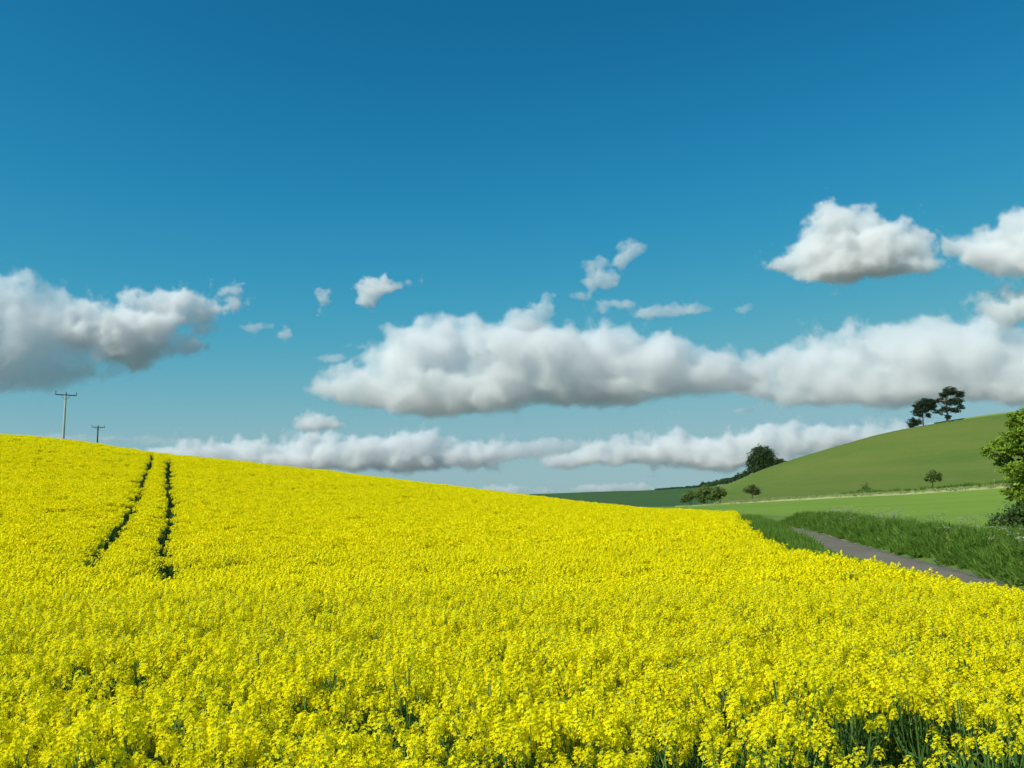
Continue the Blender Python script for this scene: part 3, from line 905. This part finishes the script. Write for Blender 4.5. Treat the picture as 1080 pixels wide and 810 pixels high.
def strip_points(P, t0, t1, per_m2, rg, y0=16, y1=89):
    seg = np.r_[0, np.cumsum(np.hypot(*np.diff(P, axis=0).T))]; n = int(seg[-1] * abs(t1 - t0) * per_m2)
    s = rg.uniform(0, seg[-1], n); t = rg.uniform(t0, t1, n)
    tg = np.gradient(P, axis=0); tg /= np.hypot(*tg.T)[:, None]
    px, py = np.interp(s, seg, P[:, 0]), np.interp(s, seg, P[:, 1]); nx, ny = -np.interp(s, seg, tg[:, 1]), np.interp(s, seg, tg[:, 0])
    x, y = px + nx * t, py + ny * t
    k = (y > y0) & (y < y1)
    return x[k], y[k], t[k]

def rots(rg, n, tilt=.12): return np.stack([rg.normal(size=n) * tilt, rg.normal(size=n) * tilt, rg.uniform(0, 6.283, n)], 1)

TUS = [tussock(500 + i, [M_blade, M_blade_dark], n=40, h=.62, w=.014, leafy=.9) for i in range(6)]
rg_ = np.random.default_rng(5)
x, y, t = strip_points(LR, -5.6, -.28, 7.5, rg_, 8, 89)
z = ground_z(x, y) + bank_profile(-t)
hh = (.55 + .45 * np.clip((-t - .4) / 1.5, 0, 1)) * (.60 + .75 * lumps(x, y)) * (1 + .3 * np.clip((36 - y) / 6, 0, 1) * np.clip((-t - 1.2) / 1.0, 0, 1)) * rg_.uniform(.8, 1.2, len(x)) * np.interp(-t, [0, 3.6, 5.6], [1, 1, .45])
scatter("verge_grass", np.stack([x, y, z], 1), TUS, rots(rg_, len(x)), rg_.uniform(1.0, 1.6, len(x)), rg_.integers(0, 6, len(x)),
        "tall rough grass and nettles on the bank right of the lane", "grass", zscl=hh)
x, y, t = strip_points(LR, -4.6, -.5, 1.1, rg_, 14, 86)
# cow parsley grows thickest along the top of the bank and in the near low corner
k = rg_.random(len(x)) < np.where(y < 36, .75, np.interp(-t, [0, 1.5, 2.5, 4.6], [.05, .25, .8, .5])); x, y, t = x[k], y[k], t[k]
scatter("cow_parsley", np.stack([x, y, ground_z(x, y) + bank_profile(-t) * .9], 1), [umbellifer(600 + i) for i in range(4)], rots(rg_, len(x)),
        rg_.uniform(.9, 1.3, len(x)), rg_.integers(0, 4, len(x)), "frothy white cow parsley among the bank's grass", "wildflowers", zscl=rg_.uniform(.9, 1.35, len(x)))
# left verge, between the rape and the lane
n = 5200
yy = rg_.uniform(10, 80, n); ex = np.interp(yy, EDGE[:, 1], EDGE[:, 0]); lx = np.interp(yy, LL[:110, 1], LL[:110, 0])
ex = np.where(yy > EDGE[-1, 1], EDGE[-1, 0] / EDGE[-1, 1] * yy, ex)
xx = ex + .1 + (lx - ex - .25) * rg_.random(n)
k = (lx > ex + .3); xx, yy = xx[k], yy[k]
hv = .45 + .42 * np.clip((yy - 36) / 14, 0, 1) * (1 + .5 * np.sin(xx * 1.3 + yy * .35))
scatter("verge_grass", np.stack([xx, yy, ground_z(xx, yy)], 1), TUS, rots(rg_, len(xx)), rg_.uniform(.9, 1.5, len(xx)), rg_.integers(0, 5, len(xx)),
        "shorter grass verge between the yellow field and the lane", "grass", zscl=hv * rg_.uniform(.8, 1.4, len(xx)) / .7)

# pale ripe grass margin along the foot of the hill, and the dark ditch growth behind it
def arc_scatter(name, px0, px1, lift0, lift1, per_m, variants, label, cat, wid, hgt, seed):
    rg = np.random.default_rng(seed)
    a0, _ = az_el(px0, 525); a1, _ = az_el(px1, 525)
    n = int(per_m * (a1 - a0) * 225 * (lift1 - lift0))
    a = rg.uniform(a0, a1, n); d = np.interp(a, AZS, RD[6]) + rg.uniform(lift0, lift1, n)
    x, y = np.sin(a) * d, np.cos(a) * d
    scatter(name, np.stack([x, y, ground_z(x, y)], 1), variants, rots(rg, n), rg.uniform(.8, 1.2, n) * wid, rg.integers(0, len(variants), n), label, cat,
            zscl=hgt * rg.uniform(.7, 1.3, n) * np.clip((a - a0) / .08, .25, 1))
def arc_band(name, px0, px1, l0, l1, h, mat):
    V, F = [], []; n = 140
    for i, p in enumerate(np.linspace(px0, px1, n)):
        a, _ = az_el(p, 525); D0 = float(np.interp(a, AZS, RD[6])); w = min(1, .35 + i / 40)
        for j in range(7):
            d = D0 + l0 + (l1 - l0) * j / 6; x, y = math.sin(a) * d, math.cos(a) * d
            V.append((x, y, float(ground_z(x, y)) + (-.1 if j in (0, 6) else h * w * (1 + .25 * math.sin(i * 1.7 + j) * math.sin(i * .61)))))
    for i in range(n - 1):
        for j in range(6):
            q = i * 7 + j; F.append((q, q + 7, q + 8, q + 1))
    tag(mesh_np(name, np.array(V), np.array(F), mat), kind="structure")
arc_band("field_margin", 712, 1500, -8, 0, .35, ground_mat("pale_margin", (.33, .36, .15), (.27, .34, .12), (.42, .41, .22), .1, 1.0, .5, 4))
STR = [tussock(700 + i, [M_straw, M_blade], n=40, r=.5, h=.6, w=.03, leafy=.2) for i in range(4)]
arc_scatter("grass_margin", 716, 1500, -7, -.5, 1.2, STR, "pale straw-coloured strip of long grass at the foot of the hill", "grass", 1.6, 1.0, 81)
arc_scatter("ditch_growth", 840, 1500, 1.0, 3.0, 1.2, [tussock(720 + i, [M_blade_dark, M_blade_dark], n=40, r=.5, h=.7, w=.04) for i in range(3)], "thin dark line of rough growth just behind the pale strip", "grass", 1.8, 1.5, 82)

# lighter strip of another crop along the hill's top
def crest_strip():
    pxs = np.linspace(985, 1500, 80); V, F = [], []
    for i, p in enumerate(pxs):
        a, _ = az_el(p, 440); d = float(np.interp(a, AZS, RD[8])); w = min(1, i / 16)
        for j in range(5):
            dd = d + 4 - (16 * w) * (1 - j / 4); V.append((math.sin(a) * dd, math.cos(a) * dd, float(ground_z(math.sin(a) * dd, math.cos(a) * dd)) + (.7 if 0 < j < 4 else -.3)))
    for i in range(len(pxs) - 1):
        for j in range(4):
            q = i * 5 + j; F.append((q, q + 5, q + 6, q + 1))
    tag(mesh_np("field_strip", np.array(V), np.array(F), ground_mat("pale_corn", (.17, .24, .05), (.14, .21, .04), (.20, .27, .07), .05, .6), smooth=True), kind="structure")
crest_strip()

# ------------------------------------------------------------------ trees
M_bark = ground_mat("bark", (.10, .085, .065), (.07, .06, .045), (.14, .12, .09), 1.5, 9, .6, 14)
M_bark_pale = ground_mat("pine_bark", (.17, .12, .085), (.11, .085, .065), (.20, .15, .11), 1.0, 6, .6, 9)
def crown_mats(nm, a, b): return [leaf_mat(nm, a, .3, .3, obj_random=False, nscale=.9), leaf_mat(nm, b, .3, .35, obj_random=False, nscale=.9)]
LEAF_MAPLE = crown_mats("maple_leaf", (.20, .31, .025), (.26, .37, .035))
LEAF_DARK = crown_mats("dark_leaf", (.055, .10, .034), (.07, .125, .04))
LEAF_PINE = crown_mats("pine_needles", (.035, .060, .032), (.05, .075, .035))
LEAF_MID = crown_mats("thorn_leaf", (.15, .22, .05), (.19, .26, .07))
LEAF_SHRUB = crown_mats("shrub_leaf", (.08, .15, .035), (.11, .19, .045))
LEAF_RUST = crown_mats("rusty_leaf", (.15, .17, .055), (.14, .20, .055))

def crown_mesh(name, blobs, mats, leaf, clusters, per, parent, seed, flat=1.0, inner=.25, spread=.24):
    """leaf cards gathered in clumps over and through the lobes"""
    rg = np.random.default_rng(seed); vol = np.array([(b[3] * b[4] * b[5]) ** .667 for b in blobs]); vol = vol / vol.sum()
    V = []; M = []
    for b, w in zip(blobs, vol):
        c0 = np.array(b[:3]); r = np.array(b[3:6])
        for i in range(max(2, int(clusters * w))):
            u = unit(rg); k = rg.uniform(inner, 1.0) ** .45 * rg.uniform(.82, 1.12)
            c = c0 + r * u * k
            rr = float(np.mean(r)) * spread * rg.uniform(.6, 1.4)
            n = max(3, int(per * rg.uniform(.5, 1.4)))
            p = c + rg.normal(size=(n, 3)) * rr * np.array([1, 1, .6 * flat])
            a = rg.normal(size=(n, 3)); a /= np.linalg.norm(a, axis=1)[:, None]
            q = rg.normal(size=(n, 3)) + np.array([0, 0, .7]); bb = np.cross(a, q); bb /= np.linalg.norm(bb, axis=1)[:, None]
            s = (leaf * rg.uniform(.6, 1.3, n))[:, None]
            V.append(np.stack([p - a * s, p - bb * s * .55, p + a * s, p + bb * s * .55], 1).reshape(-1, 3))
            M.append(np.full(n, int(rg.random() < .45)))
    V = np.concatenate(V); M = np.concatenate(M)
    return mesh_np(name, V, np.arange(len(V)).reshape(-1, 4), mats, parent, M)

def tree(name, label, cat, base, blobs, mats, leaf, clusters, per, trunk_r, seed, bark=None, trunk_top=None, group=None, lean=0.0, stems=1, flat=1.0, inner=.25, spread=.24):
    """blobs in metres relative to the base, in the frame facing the viewer: x right, y away, z up"""
    a = math.atan2(base.x, base.y)
    t = empty(name, base, -a); tag(t, label, cat, group)
    rg = np.random.default_rng(seed + 9); S = Soup()
    H = trunk_top or max(b[2] for b in blobs)
    for s_ in range(stems):
        ox = 0 if stems == 1 else rg.normal() * trunk_r * 3
        P = [np.array([0, 0, -.3]), np.array([ox + lean * .3 + rg.normal() * trunk_r * .4, 0, H * .35]), np.array([lean * .7 + ox * 1.4, rg.normal() * trunk_r, H * .7]), np.array([lean + ox * 1.5, 0, H])]
        S.tube(P, trunk_r * (1 if stems == 1 else .6), trunk_r * .3, 0, 8)
        for b in blobs[s_::stems]:
            c = np.array(b[:3]); k = np.clip(c[2] / H * .72, .22, .85); st = P[0] * (1 - k) + P[3] * k
            if k < .7: st = P[1] * (1 - (k - .35) / .35) + P[2] * (k - .35) / .35 if k > .35 else P[0] * (1 - k / .35) + P[1] * k / .35
            mid = (st + c) / 2 + np.array([0, 0, -.08 * np.linalg.norm(c - st)])
            S.tube([st, mid, c], trunk_r * .38, trunk_r * .10, 0, 5)
            for _ in range(4):
                e = c + unit(rg) * np.array(b[3:6]) * .85; S.tube([mid * .3 + c * .7, (c + e) / 2, e], trunk_r * .12, trunk_r * .03, 0, 3)
    S.obj("trunk", [bark or M_bark], t, True)
    crown_mesh("crown", blobs, mats, leaf, clusters, per, t, seed, flat, inner, spread)
    return t

def px_blobs(bpx, bpy, D, rows, thick=.9):
    """lobes read off the photo (px, py, rx, ry[, depth offset]) into metres around the base"""
    m = D / FPX; out = []
    for r in rows:
        px, py, rx, ry = r[:4]; dy = r[4] if len(r) > 4 else 0
        out.append(((px - bpx) * m, dy, (bpy - py) * m, rx * m, (rx + ry) / 2 * m * thick, ry * m))
    return out

def plant_tree(name, label, cat, bpx, bpy, D, rows, **kw):
    a, s = az_el(bpx, bpy)
    x, y = math.sin(a) * D, math.cos(a) * D
    zg = float(ground_z(x, y)); zp = CAM_Z + s * D
    bl = [(b[0], b[1], b[2] + (zp - zg), b[3], b[4], b[5]) for b in px_blobs(bpx, bpy, D, rows)]
    return tree(name, label, cat, Vector((x, y, zg)), bl, blobs_mats.get(kw.pop('m')), seed=kw.pop('seed'), **kw)
blobs_mats = dict(maple=LEAF_MAPLE, dark=LEAF_DARK, pine=LEAF_PINE, mid=LEAF_MID, shrub=LEAF_SHRUB, rust=LEAF_RUST)

plant_tree("maple_tree", "bushy bright green tree at the right edge, standing behind the lane's bank", "tree", 1106, 578, 46,
    [(1098, 474, 20, 16), (1069, 491, 15, 8), (1083, 484, 16, 12), (1090, 461, 13, 10), (1118, 468, 32, 26), (1092, 508, 20, 10, -.4), (1080, 502, 14, 6, .3), (1130, 498, 36, 30), (1096, 528, 22, 13), (1078, 528, 10, 5), (1146, 534, 34, 28), (1108, 552, 24, 16), (1156, 480, 30, 26), (1094, 545, 16, 11), (1086, 556, 14, 9)],
    m='maple', leaf=.068, clusters=1700, per=42, trunk_r=.19, seed=31, inner=.25, spread=.13, flat=.6)
plant_tree("shrub", "dark green shrub at the foot of the bright tree on the right edge", "shrub", 1070, 582, 43,
    [(1061, 561, 11, 12), (1075, 556, 14, 15), (1090, 560, 16, 16), (1068, 572, 15, 9), (1053, 567, 7, 7), (1080, 546, 12, 10)],
    m='shrub', leaf=.08, clusters=200, per=30, trunk_r=.05, seed=32, stems=3)
plant_tree("broadleaf_tree", "large round dark tree standing at the end of the hedge on the ridge", "tree", 803, 500, 424,
    [(803, 484, 11, 10), (798, 489, 9, 9), (809, 483, 8, 10), (803, 478, 8, 7), (806, 491, 9, 7), (795, 494, 6, 5), (812, 490, 5, 7)],
    m='dark', leaf=.42, clusters=420, per=22, trunk_r=.45, seed=33)
plant_tree("small_tree", "small dark bushy tree on the ridge just right of the round dark tree", "tree", 822, 491, 421,
    [(819, 487.5, 3, 3), (824, 487, 4, 2.8), (828, 488, 2, 1.6)], m='dark', leaf=.3, clusters=90, per=18, trunk_r=.12, seed=34, stems=2)
plant_tree("pine_tree", "taller of the two pines on the hilltop, with bare trunk and ragged crown", "tree", 999, 446, 421,
    [(1003, 416, 6, 5), (997, 419, 4, 3.5), (1011, 419, 3.6, 4), (1009, 426, 5, 4), (1002, 426, 6, 3.5), (994, 424, 3.2, 2.4), (989.5, 425, 2.6, 2), (1012, 431, 3.4, 2.2), (997, 433, 4.5, 3), (1006, 434, 5, 3), (1000, 441, 2.6, 3.5), (994, 437, 2, 1.5)],
    m='pine', leaf=.34, clusters=330, per=20, trunk_r=.42, seed=35, bark=M_bark_pale, trunk_top=13, flat=.6, inner=.1, spread=.26)
plant_tree("pine_tree", "shorter pine on the hilltop with a wide drooping crown, left of the taller pine", "tree", 974, 450, 421,
    [(977, 426.5, 7, 4.2), (970, 430, 5, 3), (983, 431, 4.5, 3), (974, 434, 7, 3.2), (967, 435, 3.6, 2.2), (986, 436, 3.2, 2), (970, 439, 4, 2), (979, 439, 3, 2.2)],
    m='pine', leaf=.32, clusters=300, per=20, trunk_r=.32, seed=36, bark=M_bark_pale, trunk_top=9, flat=.6, inner=.1, spread=.26)
plant_tree("shrub", "low dark shrub on the hilltop tucked under the shorter pine", "shrub", 964, 452, 421,
    [(963, 446, 4, 4.5), (968, 446, 3.5, 3.5), (961, 449, 3, 2.5)], m='pine', leaf=.3, clusters=120, per=16, trunk_r=.12, seed=37, stems=3)
plant_tree("hawthorn_tree", "small rounded tree with a short trunk at the left foot of the hill", "tree", 793.5, 525, 231,
    [(790, 517, 5, 3.5), (796, 518, 5, 4), (793, 514.5, 4, 2.6), (799, 520, 2.6, 2)], m='rust', leaf=.17, clusters=170, per=18, trunk_r=.13, seed=38)
plant_tree("hawthorn_tree", "small dark tree halfway along the hill's foot, above the pale strip", "tree", 984, 514, 236,
    [(983, 504.5, 5, 4.4), (988, 503, 4.4, 3.6), (979.5, 506, 2.6, 2.6), (985, 500, 3.4, 2.2), (990, 506.5, 2.2, 2)], m='mid', leaf=.17, clusters=190, per=18, trunk_r=.14, seed=39)
plant_tree("thorn_shrub", "thin scraggy shrub at the hill's foot left of the small dark tree", "shrub", 912, 520, 233,
    [(912, 515, 4, 3.6), (916, 516.5, 3, 2), (908, 517.5, 2.5, 1.8), (914, 511, 1.5, 2)], m='mid', leaf=.13, clusters=60, per=12, trunk_r=.07, seed=40, stems=3, inner=.05)
for i, (bx, by, D, rows, lab) in enumerate([
    (728, 531, 236, [(726, 524, 5, 4), (731, 522, 5, 4), (722, 527, 4, 3)], "leftmost and smallest bush of the clump below the hedge"),
    (743, 530, 235, [(739, 521, 6, 5), (745, 517.5, 6, 5), (750, 522, 5, 5), (742, 526, 7, 4)], "tallest bush in the middle of the clump below the hedge"),
    (759, 528.5, 234, [(757, 519, 5.5, 4.5), (762, 520, 4, 4), (755, 524, 5, 4)], "rightmost bush of the clump below the hedge"),
]):
    plant_tree("bush", lab, "bush", bx, by, D, rows, m='mid', leaf=.19, clusters=180, per=18, trunk_r=.09, seed=50 + i, stems=3, group="bushes at the left foot of the hill")

# hedge running down the ridge
def hedge():
    base = at(765, 511, 430); t = empty("hedge", Vector((base.x, base.y, float(ground_z(base.x, base.y))))); tag(t, "dark hedge running down the ridge to the left of the round dark tree", "hedge")
    blobs = []
    rg = np.random.default_rng(61)
    for px in np.arange(692, 800, 1.6):
        a, _ = az_el(px, 510); d = float(np.interp(a, AZS, RD[8])) - 2; x, y = math.sin(a) * d, math.cos(a) * d
        hpx = np.interp(px, [692, 735, 742, 765, 800], [1.2, 2.2, 5.0, 6.0, 5.5]) * rg.uniform(.8, 1.15)
        h = hpx * d / FPX * .5; z = float(ground_z(x, y))
        blobs.append((x - t.location.x, y - t.location.y, z - t.location.z + h, 1.1 * d / FPX * 1.2, 1.5, h))
    crown_mesh("foliage", blobs, LEAF_DARK, .36, 900, 16, t, 62)
    for b in blobs[::2]:
        S = Soup(); S.tube([(b[0], b[1], b[2] - b[5] - .2), (b[0] + .1, b[1], b[2]), (b[0] + .3, b[1] + .1, b[2] + b[5] * .8)], .09, .03, 0, 5)
        S.obj("stem", [M_bark], t, True)
hedge()

# ------------------------------------------------------------------ power poles
M_pole_pale = ground_mat("sunlit_wood", (.62, .61, .52), (.52, .51, .44), (.45, .44, .37), 2.0, 9, .4, 14)  # sunlight on the nearer pole put into its wood colour
M_pole_dark = ground_mat("unlit_wood", (.075, .065, .05), (.06, .05, .04), (.09, .08, .06), 2.0, 9, .4, 14)  # darker copy: the farther pole's lack of sun put into the colour
M_steel, n_, l_ = new_mat("galvanised_steel")
_o = n_.new("ShaderNodeOutputMaterial"); _p = n_.new("ShaderNodeBsdfPrincipled"); _p.inputs["Base Color"].default_value = (.12, .13, .13, 1); _p.inputs["Metallic"].default_value = .4; _p.inputs["Roughness"].default_value = .55
l_.new(_p.outputs[0], _o.inputs[0])
M_ceramic, n_, l_ = new_mat("brown_ceramic")
_o = n_.new("ShaderNodeOutputMaterial"); _p = n_.new("ShaderNodeBsdfPrincipled"); _p.inputs["Base Color"].default_value = (.05, .035, .03, 1); _p.inputs["Roughness"].default_value = .25
l_.new(_p.outputs[0], _o.inputs[0])

def box_bm(bm, c, s, rot=None):
    r = bmesh.ops.create_cube(bm, size=1.0); M = Matrix.Translation(c) @ (rot or Matrix.Identity(4)) @ Matrix.Diagonal((*s, 1)); bmesh.ops.transform(bm, matrix=M, verts=r['verts'])
def cyl_bm(bm, p0, p1, r0, r1, k=12):
    p0, p1 = Vector(p0), Vector(p1); d = p1 - p0
    r = bmesh.ops.create_cone(bm, cap_ends=True, segments=k, radius1=r0, radius2=r1, depth=d.length)
    bmesh.ops.transform(bm, matrix=Matrix.Translation((p0 + p1) / 2) @ d.to_track_quat('Z', 'Y').to_matrix().to_4x4(), verts=r['verts'])
def bm_obj(name, bm, mat, parent):
    me = bpy.data.meshes.new(name); bm.to_mesh(me); bm.free(); me.materials.append(mat); return link(bpy.data.objects.new(name, me), parent)

def utility_pole(px, top_y, D, arm_half_px, label, wood, turn):
    a, s = az_el(px, top_y); x, y = math.sin(a) * D, math.cos(a) * D; zg = float(ground_z(x, y)); H = CAM_Z + s * D - zg; m = D / FPX
    t = empty("utility_pole", Vector((x, y, zg)), -a + turn); tag(t, label, "utility pole", "wooden power poles beyond the crest")
    bm = bmesh.new(); cyl_bm(bm, (0, 0, -.5), (0, 0, H), .17, .115, 16); bm_obj("pole", bm, wood, t)
    W = arm_half_px * m / math.cos(turn); zc = H - .22
    bm = bmesh.new(); box_bm(bm, (0, -.17, zc), (2 * W, .10, .13)); bmesh.ops.bevel(bm, geom=bm.edges[:], offset=.01, segments=1); bm_obj("crossarm", bm, M_steel, t)
    bm = bmesh.new()
    for sx in (-1, 1): cyl_bm(bm, (sx * W * .45, -.17, zc - .07), (0, -.12, zc - .65), .022, .022, 6)
    bm_obj("brace", bm, M_steel, t)
    for sx in (-.96, 0, .96):
        zb = zc + .065; yb = -.17
        bm = bmesh.new(); cyl_bm(bm, (sx * W, yb, zb), (sx * W, yb, zb + .14), .018, .018, 8); pn = bm_obj("insulator_pin", bm, M_steel, t)
        bm = bmesh.new()
        for q, (r0, r1, h0, h1) in enumerate(((.07, .05, .10, .17), (.09, .05, .18, .25), (.06, .035, .26, .36))): cyl_bm(bm, (sx * W, yb, zb + h0), (sx * W, yb, zb + h1), r0, r1, 12)
        bm_obj("insulator", bm, M_ceramic, pn)
    return t
utility_pole(69.5, 415, 134, 9.2, "nearer and taller pale wooden power pole with a crossarm, at the left", M_pole_pale, R(8))
utility_pole(103.5, 449.5, 200, 5.8, "farther and shorter dark power pole, right of the tall pale one", M_pole_dark, R(8))

def marker_post():
    b = hit(1049, 512.5); t = empty("marker_post", b); tag(t, "slim white post on the pale strip beside the bright tree", "post")
    H = 1.5
    bm = bmesh.new(); box_bm(bm, (0, 0, H / 2 - .1), (.16, .12, H + .2)); bmesh.ops.bevel(bm, geom=bm.edges[:], offset=.02, segments=2); bm_obj("post", bm, M_umbel, t)
    bm = bmesh.new(); cyl_bm(bm, (0, 0, H), (0, 0, H + .08), .09, .03, 4); bm_obj("cap", bm, M_steel, t)
marker_post()
